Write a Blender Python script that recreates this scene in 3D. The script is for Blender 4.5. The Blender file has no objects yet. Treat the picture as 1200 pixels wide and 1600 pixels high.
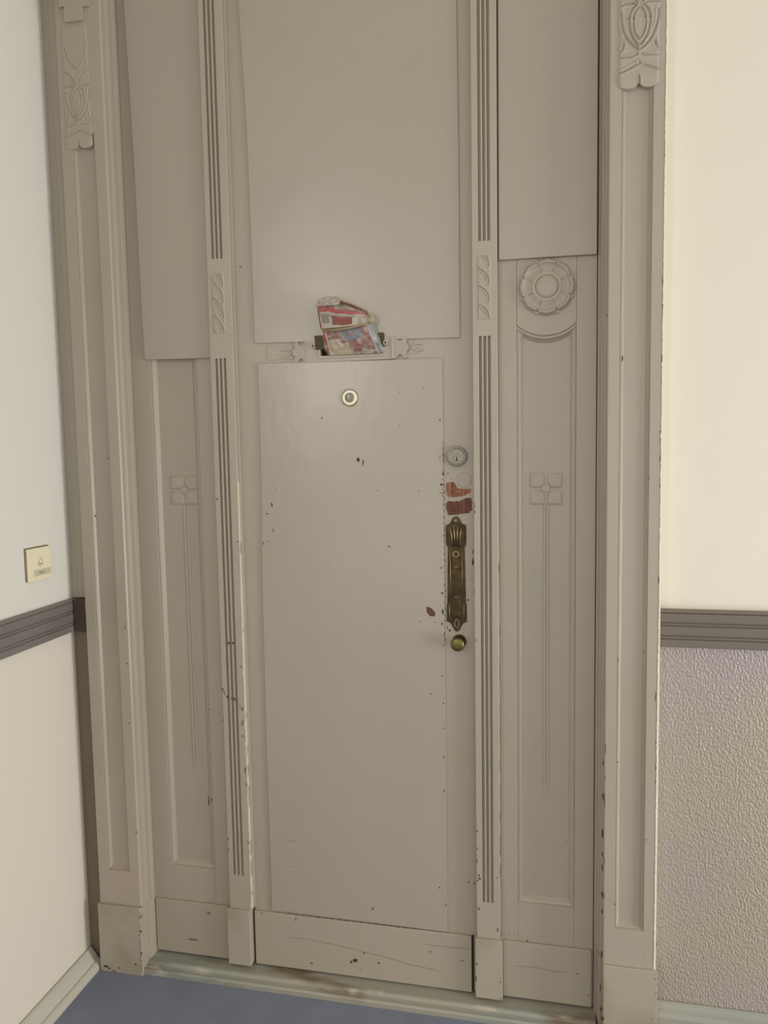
import bpy, bmesh, math, random
import numpy as np
from mathutils import Matrix, noise, Vector
random.seed(7)
rng = np.random.default_rng(7)
SC = bpy.context.scene
COL = SC.collection
PI = math.pi

# ---------------------------------------------------------------- camera
cam = bpy.data.cameras.new('camera')
cam.sensor_fit = 'VERTICAL'; cam.sensor_height = 36.0; cam.sensor_width = 27.0
cam.lens = 1160.0/1600.0*36.0
cam.clip_start = 0.02
camo = bpy.data.objects.new('camera', cam); COL.objects.link(camo)
R_RIGHT = (0.978001360, 0.207878397, -0.0173179463)
R_DOWN = (0.000306763, -0.0844536560, -0.996427361)
R_FWD = (-0.208598287, 0.974502002, -0.0826595600)
m = Matrix.Identity(4)
for i in range(3):
    m[i][0] = R_RIGHT[i]; m[i][1] = -R_DOWN[i]; m[i][2] = -R_FWD[i]
m[0][3], m[1][3], m[2][3] = 0.0, -1.9, 1.494
camo.matrix_world = m
SC.camera = camo

# ---------------------------------------------------------------- world, lights, exposure
w = bpy.data.worlds.new('world'); SC.world = w; w.use_nodes = True
bg = w.node_tree.nodes['Background']
bg.inputs[0].default_value = (1.0, 0.985, 0.955, 1); bg.inputs[1].default_value = 1.45

def area(name, loc, target, sx, sy, power, col):
    l = bpy.data.lights.new(name, 'AREA'); l.shape = 'RECTANGLE'; l.size = sx; l.size_y = sy
    l.energy = power; l.color = col
    o = bpy.data.objects.new(name, l); COL.objects.link(o)
    o.location = loc
    d = Matrix.Translation((0, 0, 0))
    from mathutils import Vector
    v = Vector(target)-Vector(loc)
    o.rotation_euler = v.to_track_quat('-Z', 'Y').to_euler()
    return o
area('window_light_right', (3.1, -0.98, 0.75), (-1.3, -0.45, 0.1), 0.9, 1.4, 76, (1.0, 0.975, 0.925))
area('window_light_behind', (-1.85, -4.0, 2.45), (-0.45, 0.0, 2.25), 0.6, 1.5, 19, (1.0, 0.98, 0.94))
SC.view_settings.view_transform = 'Standard'
SC.view_settings.look = 'None'
SC.view_settings.gamma = 1.0
SC.view_settings.use_curve_mapping = False
SC.view_settings.exposure = 0.0

# ---------------------------------------------------------------- materials
def lin(c):
    c = c/255.0
    return c/12.92 if c <= 0.04045 else ((c+0.055)/1.055)**2.4
def rgb(r, g, b): return (lin(r), lin(g), lin(b), 1)

def mat(name, col, rough=0.5, metal=0.0, bump=None, vary=None, spec=0.5, coords='Object'):
    """bump = list of (scale, strength, distance, detail, stretch) ; vary = list of (colour, scale, lo, hi, stretch)"""
    M = bpy.data.materials.new(name); M.use_nodes = True
    nt = M.node_tree; b = nt.nodes['Principled BSDF']
    b.inputs['Base Color'].default_value = col
    b.inputs['Roughness'].default_value = rough
    b.inputs['Metallic'].default_value = metal
    b.inputs['Specular IOR Level'].default_value = spec
    tc = nt.nodes.new('ShaderNodeTexCoord')
    def noise(scale, detail, st):
        mp = nt.nodes.new('ShaderNodeMapping'); mp.inputs['Scale'].default_value = st
        nt.links.new(tc.outputs[coords], mp.inputs[0])
        n = nt.nodes.new('ShaderNodeTexNoise'); n.inputs['Scale'].default_value = scale
        n.inputs['Detail'].default_value = detail
        nt.links.new(mp.outputs[0], n.inputs['Vector'])
        return n
    if vary:
        prev = None
        for (c2, scale, lo, hi, st) in vary:
            n = noise(scale, 4, st)
            r = nt.nodes.new('ShaderNodeMapRange'); r.inputs[1].default_value = lo; r.inputs[2].default_value = hi
            nt.links.new(n.outputs['Fac'], r.inputs[0])
            mx = nt.nodes.new('ShaderNodeMix'); mx.data_type = 'RGBA'
            nt.links.new(r.outputs[0], mx.inputs[0])
            if prev is None: mx.inputs[6].default_value = col
            else: nt.links.new(prev, mx.inputs[6])
            mx.inputs[7].default_value = c2
            prev = mx.outputs[2]
        nt.links.new(prev, b.inputs['Base Color'])
    if bump:
        prev = None
        for (scale, strength, dist, detail, st) in bump:
            n = noise(scale, detail, st)
            bp = nt.nodes.new('ShaderNodeBump'); bp.inputs['Strength'].default_value = strength
            bp.inputs['Distance'].default_value = dist
            nt.links.new(n.outputs['Fac'], bp.inputs['Height'])
            if prev: nt.links.new(prev, bp.inputs['Normal'])
            prev = bp.outputs[0]
        nt.links.new(prev, b.inputs['Normal'])
    return M

U = (1, 1, 1)
VERT = (1, 1, 0.12)
TA = rgb(158, 149, 134)
M_PAINT = mat('taupe_gloss_paint', TA, 0.40, bump=[(9, 0.25, 0.004, 2, VERT), (120, 0.18, 0.0006, 3, U)],
              vary=[(rgb(163, 150, 136), 2.2, .45, .75, U), (rgb(153, 146, 127), 3.1, .5, .8, U)])
M_BOARD = mat('taupe_board_paint', rgb(157, 148, 134), 0.27,
              bump=[(5, 0.3, 0.006, 2, U), (40, 0.12, 0.001, 3, U), (260, 0.12, 0.0004, 2, U)],
              vary=[(rgb(161, 149, 136), 1.8, .45, .75, U)])
M_BRUSH = mat('brushed_taupe_board_paint', rgb(157, 148, 134), 0.24,
              bump=[(6, 0.35, 0.006, 2, U), (34, 0.25, 0.0022, 3, (1, 1, 0.4)), (260, 0.1, 0.0004, 2, U)],
              vary=[(rgb(161, 149, 136), 1.8, .45, .75, U)])
M_KICK = mat('worn_taupe_paint', rgb(158, 149, 133), 0.42, bump=[(14, 0.3, 0.003, 3, (0.3, 1, 1)), (150, 0.25, 0.0006, 3, U)],
             vary=[(rgb(161, 148, 131), 3, .5, .75, U), (rgb(140, 129, 107), 5, .55, .78, (0.4, 1, 1))])
M_PLINTH = mat('plinth_cream_taupe_paint', rgb(159, 150, 134), 0.42, bump=[(10, 0.3, 0.003, 3, U), (150, 0.2, 0.0006, 3, U)],
               vary=[(rgb(142, 131, 108), 6, .52, .75, U)])
M_RELIEF = mat('thick_taupe_paint_on_carving', TA, 0.5, bump=[(90, 0.25, 0.0012, 3, U)])
M_WALL_UP = mat('smooth_cream_plaster', rgb(212, 206, 190), 0.6, bump=[(6, 0.25, 0.006, 3, U), (60, 0.1, 0.001, 3, U)])
M_WALL_LEFT = mat('smooth_white_plaster', rgb(212, 209, 201), 0.6, bump=[(4, 0.2, 0.006, 3, U)])
M_DADO_LEFT = mat('warm_grey_plaster', rgb(210, 203, 190), 0.55, bump=[(4, 0.2, 0.006, 3, U)])
M_STUCCO = mat('pebbled_grey_stucco', rgb(153, 145, 129), 0.42,
               bump=[(215, 1.0, 0.0042, 1.0, (1, 1, 0.62)), (90, 0.4, 0.002, 1, U)],
               vary=[(rgb(152, 142, 137), 2.6, .48, .62, U)])
M_RAIL = mat('dark_grey_rail_paint', rgb(104, 95, 84), 0.42, bump=[(30, 0.3, 0.001, 3, (0.2, 1, 1)), (150, 0.2, 0.0006, 3, U)],
             vary=[(rgb(94, 86, 74), 7, .5, .75, (0.4, 1, 1))])
M_RAIL_L = mat('slate_grey_rail_paint', rgb(114, 109, 104), 0.42, bump=[(30, 0.3, 0.001, 3, (1, 0.2, 1)), (150, 0.2, 0.0006, 3, U)],
               vary=[(rgb(104, 98, 92), 7, .5, .75, (1, 0.4, 1))])
M_DARK_STRIP = mat('brown_grey_strip', rgb(112, 99, 85), 0.5, bump=[(60, 0.3, 0.001, 3, VERT)])  # corner strip below the rail, browner and darker than above
M_RAIL_END = mat('dark_brown_rail_end', rgb(62, 52, 38), 0.6, bump=[(80, 0.6, 0.003, 3, U)])  # rail end piece, darker brown than the rail
M_BASE = mat('pale_grey_green_baseboard_paint', rgb(182, 178, 166), 0.45, bump=[(30, 0.3, 0.001, 3, U)],
             vary=[(rgb(164, 164, 152), 5, .5, .7, U)])
M_BASE_R = mat('shaded_grey_green_baseboard_paint', rgb(150, 149, 137), 0.45, bump=[(30, 0.3, 0.001, 3, (0.3, 1, 1))],  # baseboard paint darkened: shade on the right side put into the colour
             vary=[(rgb(134, 137, 128), 6, .45, .65, (0.3, 1, 1)), (rgb(160, 148, 130), 10, .56, .7, (0.3, 1, 1))])
M_THR = mat('worn_grey_green_threshold_paint', rgb(148, 143, 129), 0.5,
            bump=[(40, 0.5, 0.0015, 4, (0.3, 1, 1))],
            vary=[(rgb(136, 139, 130), 6, .42, .6, (0.4, 1, 1)), (rgb(112, 97, 78), 13, .54, .66, (0.3, 1, 1)), (rgb(170, 162, 145), 30, .60, .70, (0.3, 1, 1))])
M_FLOOR = mat('blue_grey_linoleum', rgb(118, 124, 141), 0.5, bump=[(180, 0.1, 0.0004, 2, U)],
              vary=[(rgb(111, 117, 135), 7, .45, .65, U)])
M_CHIP = mat('bare_dark_wood_under_chips', rgb(66, 46, 30), 0.8)
M_CHIP2 = mat('bare_dull_brown_wood', rgb(88, 58, 42), 0.8)
M_CRACK = mat('shadowy_crack_in_paint', rgb(98, 84, 64), 0.9)
M_SCAR = mat('bare_orange_brown_wood', rgb(138, 88, 52), 0.7, bump=[(60, 0.6, 0.001, 3, (1, 1, 0.05))],
             vary=[(rgb(104, 58, 38), 34, .42, .58, U), (rgb(156, 128, 96), 150, .52, .66, (1, 1, 0.05))])
M_SCAR2 = mat('bare_red_brown_wood', rgb(100, 58, 40), 0.7, bump=[(60, 0.6, 0.001, 3, (1, 1, 0.05))],
              vary=[(rgb(76, 44, 32), 30, .42, .6, U), (rgb(134, 98, 70), 150, .55, .68, (1, 1, 0.05))])
M_BRASS = mat('tarnished_brass', rgb(74, 62, 38), 0.42, 0.75, bump=[(60, 0.3, 0.0008, 3, U)],
              vary=[(rgb(56, 42, 27), 45, .42, .62, U)])
M_BRASS_HI = mat('worn_bright_brass', rgb(160, 142, 98), 0.35, 0.8)
M_KNOB = mat('olive_brass', rgb(108, 98, 56), 0.35, 0.8)
M_BRONZE = mat('dark_bronze', rgb(62, 52, 34), 0.45, 0.6)
M_LOCK = mat('painted_over_steel', rgb(134, 127, 114), 0.35, 0.35)
M_BLACK = mat('black_gap', rgb(16, 13, 10), 0.9)
M_DARKGAP = mat('dark_gap_brown', rgb(52, 40, 28), 0.9)
M_WHITE_RING = mat('ivory_enamel', rgb(226, 222, 200), 0.3)
M_LENS = mat('smoky_lens', rgb(118, 116, 96), 0.15)
M_IVORY = mat('ivory_plastic', rgb(222, 214, 184), 0.35)
M_IVORY2 = mat('grey_ivory_label', rgb(190, 182, 156), 0.4)
M_PRINT_SHADE = mat('grey_print_and_shade', rgb(118, 108, 84), 0.6)
M_EDGE = mat('lit_edge_cream', rgb(196, 187, 166), 0.5)
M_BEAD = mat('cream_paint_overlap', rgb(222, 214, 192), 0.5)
M_FILL = mat('smooth_pinkish_filler_paint', rgb(157, 145, 131), 0.4)
P_ = {}
for k, c in dict(white=(166, 156, 142), red=(148, 62, 58), darkred=(112, 60, 52), black=(92, 80, 72), grey=(140, 128, 116),
                 blue=(96, 102, 110), cream=(156, 142, 112), pink=(128, 82, 72), yellow=(158, 140, 84), pale=(134, 142, 150)).items():
    P_[k] = mat('newsprint_'+k, rgb(*c), 0.45, vary=[(rgb(*[min(255, int(v*0.86+14)) for v in c]), 60, .4, .7, U)])
M_SLEEVE = bpy.data.materials.new('clear_crinkled_plastic'); M_SLEEVE.use_nodes = True
nt = M_SLEEVE.node_tree; nt.nodes.clear()
o_ = nt.nodes.new('ShaderNodeOutputMaterial'); mx_ = nt.nodes.new('ShaderNodeMixShader')
tr_ = nt.nodes.new('ShaderNodeBsdfTransparent'); gl_ = nt.nodes.new('ShaderNodeBsdfPrincipled')
gl_.inputs['Base Color'].default_value = rgb(225, 220, 208); gl_.inputs['Roughness'].default_value = 0.16
gl_.inputs['Specular IOR Level'].default_value = 1.0
tcs = nt.nodes.new('ShaderNodeTexCoord'); ns = nt.nodes.new('ShaderNodeTexNoise'); ns.inputs['Scale'].default_value = 70
rs = nt.nodes.new('ShaderNodeMapRange'); rs.inputs[1].default_value = .45; rs.inputs[2].default_value = .75
rs.inputs[3].default_value = .06; rs.inputs[4].default_value = .34
nt.links.new(tcs.outputs['Object'], ns.inputs['Vector']); nt.links.new(ns.outputs['Fac'], rs.inputs[0])
nt.links.new(rs.outputs[0], mx_.inputs[0]); nt.links.new(tr_.outputs[0], mx_.inputs[1]); nt.links.new(gl_.outputs[0], mx_.inputs[2])
nt.links.new(mx_.outputs[0], o_.inputs[0])

# ---------------------------------------------------------------- mesh helpers
def obj(name, V, F, material, parent=None, smooth=False, midx=None, bevel=0, seg=2, solid=0):
    me = bpy.data.meshes.new(name)
    me.from_pydata([tuple(map(float, v)) for v in V], [], [tuple(int(i) for i in f) for f in F])
    mats = material if isinstance(material, (list, tuple)) else [material]
    for k in mats: me.materials.append(k)
    if midx is not None: me.polygons.foreach_set('material_index', list(map(int, midx)))
    bm = bmesh.new(); bm.from_mesh(me)
    bmesh.ops.recalc_face_normals(bm, faces=bm.faces[:])
    bm.to_mesh(me); bm.free()
    if smooth: me.polygons.foreach_set('use_smooth', [True]*len(me.polygons))
    o = bpy.data.objects.new(name, me); COL.objects.link(o)
    if parent: o.parent = parent
    if solid:
        md = o.modifiers.new('thick', 'SOLIDIFY'); md.thickness = solid; md.offset = 0
    if bevel:
        md = o.modifiers.new('bevel', 'BEVEL'); md.width = bevel; md.segments = seg; md.limit_method = 'ANGLE'; md.angle_limit = math.radians(35)
        md.harden_normals = False
    return o

def empty(name, loc=(0, 0, 0)):
    o = bpy.data.objects.new(name, None); COL.objects.link(o); o.location = (0, 0, 0); o.empty_display_size = .05
    return o
def tag(o, label, cat, kind=None, group=None):
    o['label'] = label; o['category'] = cat
    if kind: o['kind'] = kind
    if group: o['group'] = group
    return o

def boxVF(x0, x1, y0, y1, z0, z1):
    V = [(x, y, z) for x in (x0, x1) for y in (y0, y1) for z in (z0, z1)]
    F = [(0, 1, 3, 2), (4, 6, 7, 5), (0, 4, 5, 1), (2, 3, 7, 6), (0, 2, 6, 4), (1, 5, 7, 3)]
    return V, F
def box(name, x0, x1, y0, y1, z0, z1, material, parent=None, bevel=0.001):
    V, F = boxVF(x0, x1, y0, y1, z0, z1)
    return obj(name, V, F, material, parent, bevel=bevel)
def merge(parts):
    V, F = [], []
    for v, f in parts:
        n = len(V); V += list(v); F += [tuple(i+n for i in q) for q in f]
    return V, F
def prismVF(poly, yf, yb):
    n = len(poly)
    V = [(x, yf, z) for x, z in poly]+[(x, yb, z) for x, z in poly]
    F = [tuple(range(n)), tuple(range(2*n-1, n-1, -1))]+[(i, (i+1) % n, n+(i+1) % n, n+i) for i in range(n)]
    return V, F
def prism(name, poly, yf, yb, material, parent=None, bevel=0.0006):
    V, F = prismVF(poly, yf, yb)
    return obj(name, V, F, material, parent, bevel=bevel)
def extrude(name, prof, axis, a, b, material, parent=None, bevel=0.0005, smooth=False):
    """closed cross-section: axis z -> (x,y); axis x -> (y,z); axis y -> (x,z)"""
    n = len(prof)
    def P(p, t):
        if axis == 'z': return (p[0], p[1], t)
        if axis == 'x': return (t, p[0], p[1])
        return (p[0], t, p[1])
    V = [P(p, a) for p in prof]+[P(p, b) for p in prof]
    F = [tuple(range(n)), tuple(range(2*n-1, n-1, -1))]+[(i, (i+1) % n, n+(i+1) % n, n+i) for i in range(n)]
    return obj(name, V, F, material, parent, bevel=bevel)
def grid(xs, zs, Y, yback=None):
    """heightfield: Y[j,i] at (xs[i], zs[j]) ; xs/zs may be 2-D"""
    nz, nx = Y.shape
    X = np.broadcast_to(xs, (nz, nx)) if np.ndim(xs) == 1 else xs
    Z = np.broadcast_to(np.asarray(zs)[:, None], (nz, nx)) if np.ndim(zs) == 1 else zs
    V = np.stack([X, Y, Z], -1).reshape(-1, 3).tolist()
    F = []
    for j in range(nz-1):
        r = j*nx
        for i in range(nx-1):
            F.append((r+i, r+i+1, r+nx+i+1, r+nx+i))
    if yback is not None:
        loop = [i for i in range(nx)]+[j*nx+nx-1 for j in range(1, nz)]+[(nz-1)*nx+i for i in range(nx-2, -1, -1)]+[j*nx for j in range(nz-2, 0, -1)]
        n0 = len(V)
        for k in loop: V.append([V[k][0], yback, V[k][2]])
        L = len(loop)
        for k in range(L):
            F.append((loop[k], loop[(k+1) % L], n0+(k+1) % L, n0+k))
    return V, F
def hf(name, xs, zs, Y, material, parent=None, yback=0.0, smooth=False):
    V, F = grid(xs, zs, Y, yback)
    return obj(name, V, F, material, parent, smooth=smooth)
def lathe(cx, cz, y0, prof, n=40, sx=1, sz=1):
    """prof = [(r, proud)] ; axis towards the viewer (-Y)"""
    V, F = [], []
    for r, h in prof:
        for k in range(n):
            a = 2*PI*k/n
            V.append((cx+r*math.cos(a)*sx, y0-h, cz+r*math.sin(a)*sz))
    for j in range(len(prof)-1):
        for k in range(n):
            F.append((j*n+k, j*n+(k+1) % n, (j+1)*n+(k+1) % n, (j+1)*n+k))
    F.append(tuple(range((len(prof)-1)*n, len(prof)*n)))
    F.append(tuple(range(n-1, -1, -1)))
    return V, F
def tubeVF(pts, r, n=8):
    pts = [np.array(p, float) for p in pts]; V, F = [], []
    for i, p in enumerate(pts):
        t = pts[min(i+1, len(pts)-1)]-pts[max(i-1, 0)]; t /= np.linalg.norm(t)+1e-9
        up = np.array([0, 1, 0.]) if abs(t[1]) < .9 else np.array([1, 0, 0.])
        a = np.cross(t, up); a /= np.linalg.norm(a); b = np.cross(t, a)
        for k in range(n):
            an = 2*PI*k/n
            V.append(tuple(p+r*(math.cos(an)*a+math.sin(an)*b)))
    for i in range(len(pts)-1):
        for k in range(n): F.append((i*n+k, i*n+(k+1) % n, (i+1)*n+(k+1) % n, (i+1)*n+k))
    F.append(tuple(range(n-1, -1, -1))); F.append(tuple(range((len(pts)-1)*n, len(pts)*n)))
    return V, F
def chip_set(name, L, y, parent, material=None, th=0.0004):
    parts = []
    for (x, z, hw, hh, rot) in L:
        n = 9; poly = []
        ca, sa = math.cos(rot), math.sin(rot)
        for k in range(n):
            a = 2*PI*k/n; rr = random.uniform(.65, 1.1)
            u, v = hw*rr*math.cos(a), hh*rr*math.sin(a)
            poly.append((x+u*ca-v*sa, z+u*sa+v*ca))
        parts.append(prismVF(poly, y-th, y+.0003))
    V, F = merge(parts)
    o = obj(name, V, F, material or M_CHIP, parent); o['kind'] = 'stuff'
    return o
def crack(name, pts, y, wid, parent):
    up, dn = [], []
    P = []
    for (a, b) in zip(pts[:-1], pts[1:]):
        for t in np.linspace(0, 1, 6, endpoint=False): P.append((a[0]+(b[0]-a[0])*t, a[1]+(b[1]-a[1])*t))
    P.append(pts[-1])
    for i, (x, z) in enumerate(P):
        ww = wid*random.uniform(.35, 1)*(0.3 if i in (0, len(P)-1) else 1); j = random.uniform(-.6, .6)*wid
        up.append((x, z+j+ww/2)); dn.append((x, z+j-ww/2))
    poly = up+dn[::-1]
    V, F = prismVF(poly, y-.0003, y+.0003)
    return obj(name, V, F, M_CRACK, parent)
def sstep(a, b, x):
    t = np.clip((x-a)/(b-a), 0, 1); return t*t*(3-2*t)
def polydist(X, Z, pl):
    d = np.full(X.shape, 9.0)
    for (x0, z0), (x1, z1) in zip(pl[:-1], pl[1:]):
        dx, dz = x1-x0, z1-z0; L2 = dx*dx+dz*dz+1e-12
        t = np.clip(((X-x0)*dx+(Z-z0)*dz)/L2, 0, 1)
        d = np.minimum(d, np.hypot(X-x0-t*dx, Z-z0-t*dz))
    return d
def curve(p0, p1, p2, n=8):
    return [((1-t)**2*p0[0]+2*t*(1-t)*p1[0]+t*t*p2[0], (1-t)**2*p0[1]+2*t*(1-t)*p1[1]+t*t*p2[1]) for t in np.linspace(0, 1, n)]
REC = [(0, 0), (.0012, .0028), (.0045, .0018), (.0075, .0034), (.009, .0045), (.0150, .0105), (.0165, .011)]
def rec_depth(d, prof=REC, s=1.0):
    return np.interp(d, [p[0]*s for p in prof], [p[1] for p in prof])
def rec_lines(lo, hi, prof=REC, s=1.0):
    ds = [p[0]*s for p in prof]
    return sorted(set([lo+d for d in ds]+[hi-d for d in ds]))

# measured flakes, cracks and nails: (x, z, half width, half height, turn)
CH_LOWER = [(-0.2981, 1.6515, 0.001, 0.0032, 0), (-0.3598, 1.6422, 0.001, 0.0024, 0), (-0.5686, 1.5822, 0.0022, 0.0025, 0.4), (-0.2554, 1.5684, 0.002, 0.0024, 0), (-0.3603, 1.558, 0.0017, 0.0017, 0), (-0.4719, 1.4702, 0.0052, 0.0067, 0), (-0.4591, 1.4628, 0.0018, 0.01, -0.2), (-0.4898, 1.4397, 0.0021, 0.0013, 0), (-0.4218, 1.3904, 0.0018, 0.0017, 0), (-0.3132, 1.3881, 0.0016, 0.0016, 0), (-0.2884, 1.3714, 0.0009, 0.0008, 0), (-0.715, 1.3523, 0.0019, 0.0078, 0.2), (-0.7286, 1.3285, 0.0037, 0.0018, 0), (-0.7135, 1.2827, 0.0012, 0.0053, 0), (-0.7426, 1.2474, 0.0014, 0.0052, 0), (-0.7317, 1.2528, 0.0023, 0.0018, 0.6), (-0.3926, 1.2422, 0.006, 0.0015, -0.35), (-0.2531, 1.4042, 0.0033, 0.0041, 0), (-0.2578, 1.4737, 0.0017, 0.0017, 0), (-0.3128, 1.0455, 0.0017, 0.0013, 0), (-0.2739, 1.0453, 0.0026, 0.0013, 0), (-0.2559, 1.0405, 0.0029, 0.0034, 0), (-0.2555, 1.1876, 0.0025, 0.0026, 0), (-0.2545, 1.1217, 0.0033, 0.0034, 0), (-0.2534, 1.0722, 0.0025, 0.0076, 0), (-0.2507, 1.0112, 0.001, 0.0076, 0), (-0.5575, 1.1948, 0.0013, 0.0009, 0), (-0.2527, 0.9829, 0.0021, 0.0021, 0), (-0.2569, 0.9016, 0.0017, 0.003, 0), (-0.2869, 0.8518, 0.0017, 0.003, 0), (-0.2543, 0.8276, 0.0017, 0.0026, 0), (-0.2556, 0.76, 0.0021, 0.0022, 0), (-0.2552, 0.6817, 0.0017, 0.0031, 0), (-0.2552, 0.5884, 0.0015, 0.0044, 0), (-0.2707, 0.3179, 0.0026, 0.0027, 0), (-0.4564, 0.2362, 0.0027, 0.0042, 0), (-0.2543, 0.2704, 0.0013, 0.0045, 0), (-0.6815, 0.333, 0.0033, 0.0012, 0), (-0.2495, 1.4321, 0.0012, 0.0065, 0), (-0.2566, 1.3829, 0.0024, 0.0017, 0), (-0.7026, 1.3972, 0.0009, 0.0026, 0), (-0.7172, 0.8671, 0.0009, 0.0018, 0)]
CH_KICK = [(-0.5092, 0.08, 0.0083, 0.0066, 0), (-0.5203, 0.0747, 0.0037, 0.0047, 0), (-0.7814, 0.1862, 0.0025, 0.0024, 0), (-0.6801, 0.1811, 0.0014, 0.0066, -0.5), (-0.483, 0.106, 0.0018, 0.0047, 0), (-0.4416, 0.0815, 0.0045, 0.0028, 0), (-0.2981, 0.1339, 0.0044, 0.0014, 0.2), (-0.2113, 0.1198, 0.0061, 0.0011, 0), (-0.6363, 0.0554, 0.0056, 0.0019, 0), (-0.495, 0.0555, 0.0018, 0.0019, 0)]
CH_STILE = [(-0.1931, 0.3391, 0.0026, 0.0027, 0), (-0.1777, 0.3372, 0.0025, 0.0036, 0), (-0.1879, 1.1041, 0.0025, 0.0033, 0), (-0.1745, 1.2305, 0.0016, 0.0067, 0), (-0.1751, 1.2039, 0.0025, 0.0117, 0), (-0.18, 1.1588, 0.0012, 0.0025, 0), (-0.1938, 1.0914, 0.0021, 0.0042, 0), (-0.785, 1.987, 0.0063, 0.0013, 0), (-0.2369, 1.4318, 0.0012, 0.0032, 0), (-0.2288, 1.4186, 0.0012, 0.0016, 0), (-0.2361, 1.0224, 0.0034, 0.0042, 0.4), (-0.1993, 1.0271, 0.0017, 0.0017, 0), (-0.201, 1.0168, 0.0012, 0.0012, 0), (-0.2228, 1.0076, 0.0012, 0.0013, 0), (-0.2128, 1.0096, 0.0025, 0.001, 0), (-0.1928, 1.0103, 0.0013, 0.0012, 0), (-0.2427, 1.029, 0.0012, 0.0051, 0)]
CH_RN = [(-0.1666, 0.4943, 0.0014, 0.0035, 0), (-0.1665, 0.447, 0.0013, 0.0035, 0), (-0.1628, 0.3735, 0.0025, 0.0035, 0), (-0.1612, 0.3649, 0.0042, 0.0027, 0), (-0.1663, 0.359, 0.0017, 0.0026, 0), (-0.1635, 0.2814, 0.0021, 0.0036, 0), (-0.1678, 0.4135, 0.001, 0.007, 0), (-0.1143, 0.2286, 0.0013, 0.0062, 0.2), (-0.1153, 0.3716, 0.0011, 0.0026, 0), (-0.1669, 1.3348, 0.0012, 0.0049, 0), (-0.1692, 1.1299, 0.0011, 0.0042, 0), (-0.1677, 1.3511, 0.0008, 0.0098, 0), (-0.166, 1.0053, 0.0009, 0.0034, 0)]
CH_RNP = [(-0.1704, 0.1323, 0.0017, 0.0036, 0), (-0.1717, 0.0907, 0.0017, 0.0081, 0), (-0.1077, 0.0889, 0.0016, 0.0027, 0), (-0.1063, 0.0443, 0.0017, 0.0018, 0)]
CH_LN = [(-0.8464, 0.9711, 0.0038, 0.0036, 0), (-0.8341, 0.9716, 0.0033, 0.0045, 0), (-0.8694, 0.8392, 0.0034, 0.0032, 0), (-0.8647, 0.8308, 0.0019, 0.0041, 0), (-0.8357, 0.8142, 0.0029, 0.0037, 0), (-0.8568, 0.8185, 0.0029, 0.0037, 0.4), (-0.8652, 1.3696, 0.0019, 0.0031, 0), (-0.8108, 1.2534, 0.0024, 0.0017, 0), (-0.8116, 0.9059, 0.0009, 0.0054, 0), (-0.8132, 0.7863, 0.0014, 0.0073, -0.2), (-0.8138, 0.7461, 0.0013, 0.0082, 0), (-0.8144, 0.7095, 0.0019, 0.0027, 0), (-0.8102, 0.6124, 0.0015, 0.0093, 0), (-0.8086, 0.57, 0.0015, 0.0056, 0), (-0.8087, 0.4022, 0.0014, 0.0056, 0), (-0.8691, 0.4039, 0.0015, 0.0047, 0), (-0.8687, 0.3737, 0.0014, 0.0038, 0), (-0.8708, 0.7518, 0.001, 0.0046, 0)]
CH_RB = [(0.2656, 0.8931, 0.001, 0.0125, 0), (0.2676, 0.7812, 0.0011, 0.0071, 0), (0.2683, 0.7208, 0.0012, 0.0071, 0), (0.2684, 0.6857, 0.0011, 0.0056, 0), (0.2701, 0.5717, 0.0014, 0.0049, 0), (0.27, 0.5393, 0.001, 0.0106, 0), (0.2715, 0.4613, 0.001, 0.0049, 0), (0.271, 0.4318, 0.001, 0.0065, 0), (0.2744, 0.2707, 0.0009, 0.0067, 0), (0.2702, 2.2282, 0.0017, 0.0027, 0), (0.2702, 2.1909, 0.0012, 0.0042, 0), (0.2686, 2.1466, 0.0009, 0.0035, 0), (0.2689, 1.8715, 0.0011, 0.01, 0), (0.2691, 1.8127, 0.001, 0.0093, 0), (0.2692, 1.6941, 0.0011, 0.0116, 0), (0.2692, 1.6504, 0.001, 0.0088, 0), (0.2691, 1.524, 0.0019, 0.0081, 0), (0.2691, 1.5033, 0.0012, 0.0074, 0), (0.2688, 1.4647, 0.001, 0.0104, 0), (0.2685, 1.3991, 0.001, 0.0045, 0), (0.269, 1.1767, 0.0013, 0.0122, 0), (0.1789, 0.9801, 0.0012, 0.0024, 0), (0.1795, 0.7271, 0.0012, 0.0024, 0), (0.2484, 0.5372, 0.0009, 0.0024, 0), (0.1823, 1.6978, 0.0018, 0.0074, 0), (0.1455, 1.7992, 0.001, 0.0029, 0), (0.1469, 1.7962, 0.0007, 0.0014, 0), (0.1508, 0.7589, 0.0009, 0.0177, 0), (0.1507, 0.6862, 0.0009, 0.0065, 0), (0.1499, 0.6292, 0.0009, 0.0212, 0), (0.1504, 0.4734, 0.001, 0.0116, 0), (0.1507, 0.3821, 0.0009, 0.01, 0), (0.1755, 0.3633, 0.0013, 0.0025, 0), (0.2364, 1.0029, 0.0015, 0.0016, 0), (0.2438, 1.4187, 0.001, 0.003, 0)]
CH_RJ = [(0.1464, 0.7171, 0.0012, 0.0041, 0), (0.1461, 0.6332, 0.0018, 0.0074, 0), (0.1464, 0.5371, 0.0025, 0.0134, 0), (0.1464, 0.4836, 0.0016, 0.005, 0), (0.1464, 0.4501, 0.0015, 0.005, 0), (0.1465, 0.3794, 0.0017, 0.0076, 0), (0.1465, 0.3354, 0.0016, 0.0042, 0), (0.1463, 0.223, 0.0019, 0.006, 0)]
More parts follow.
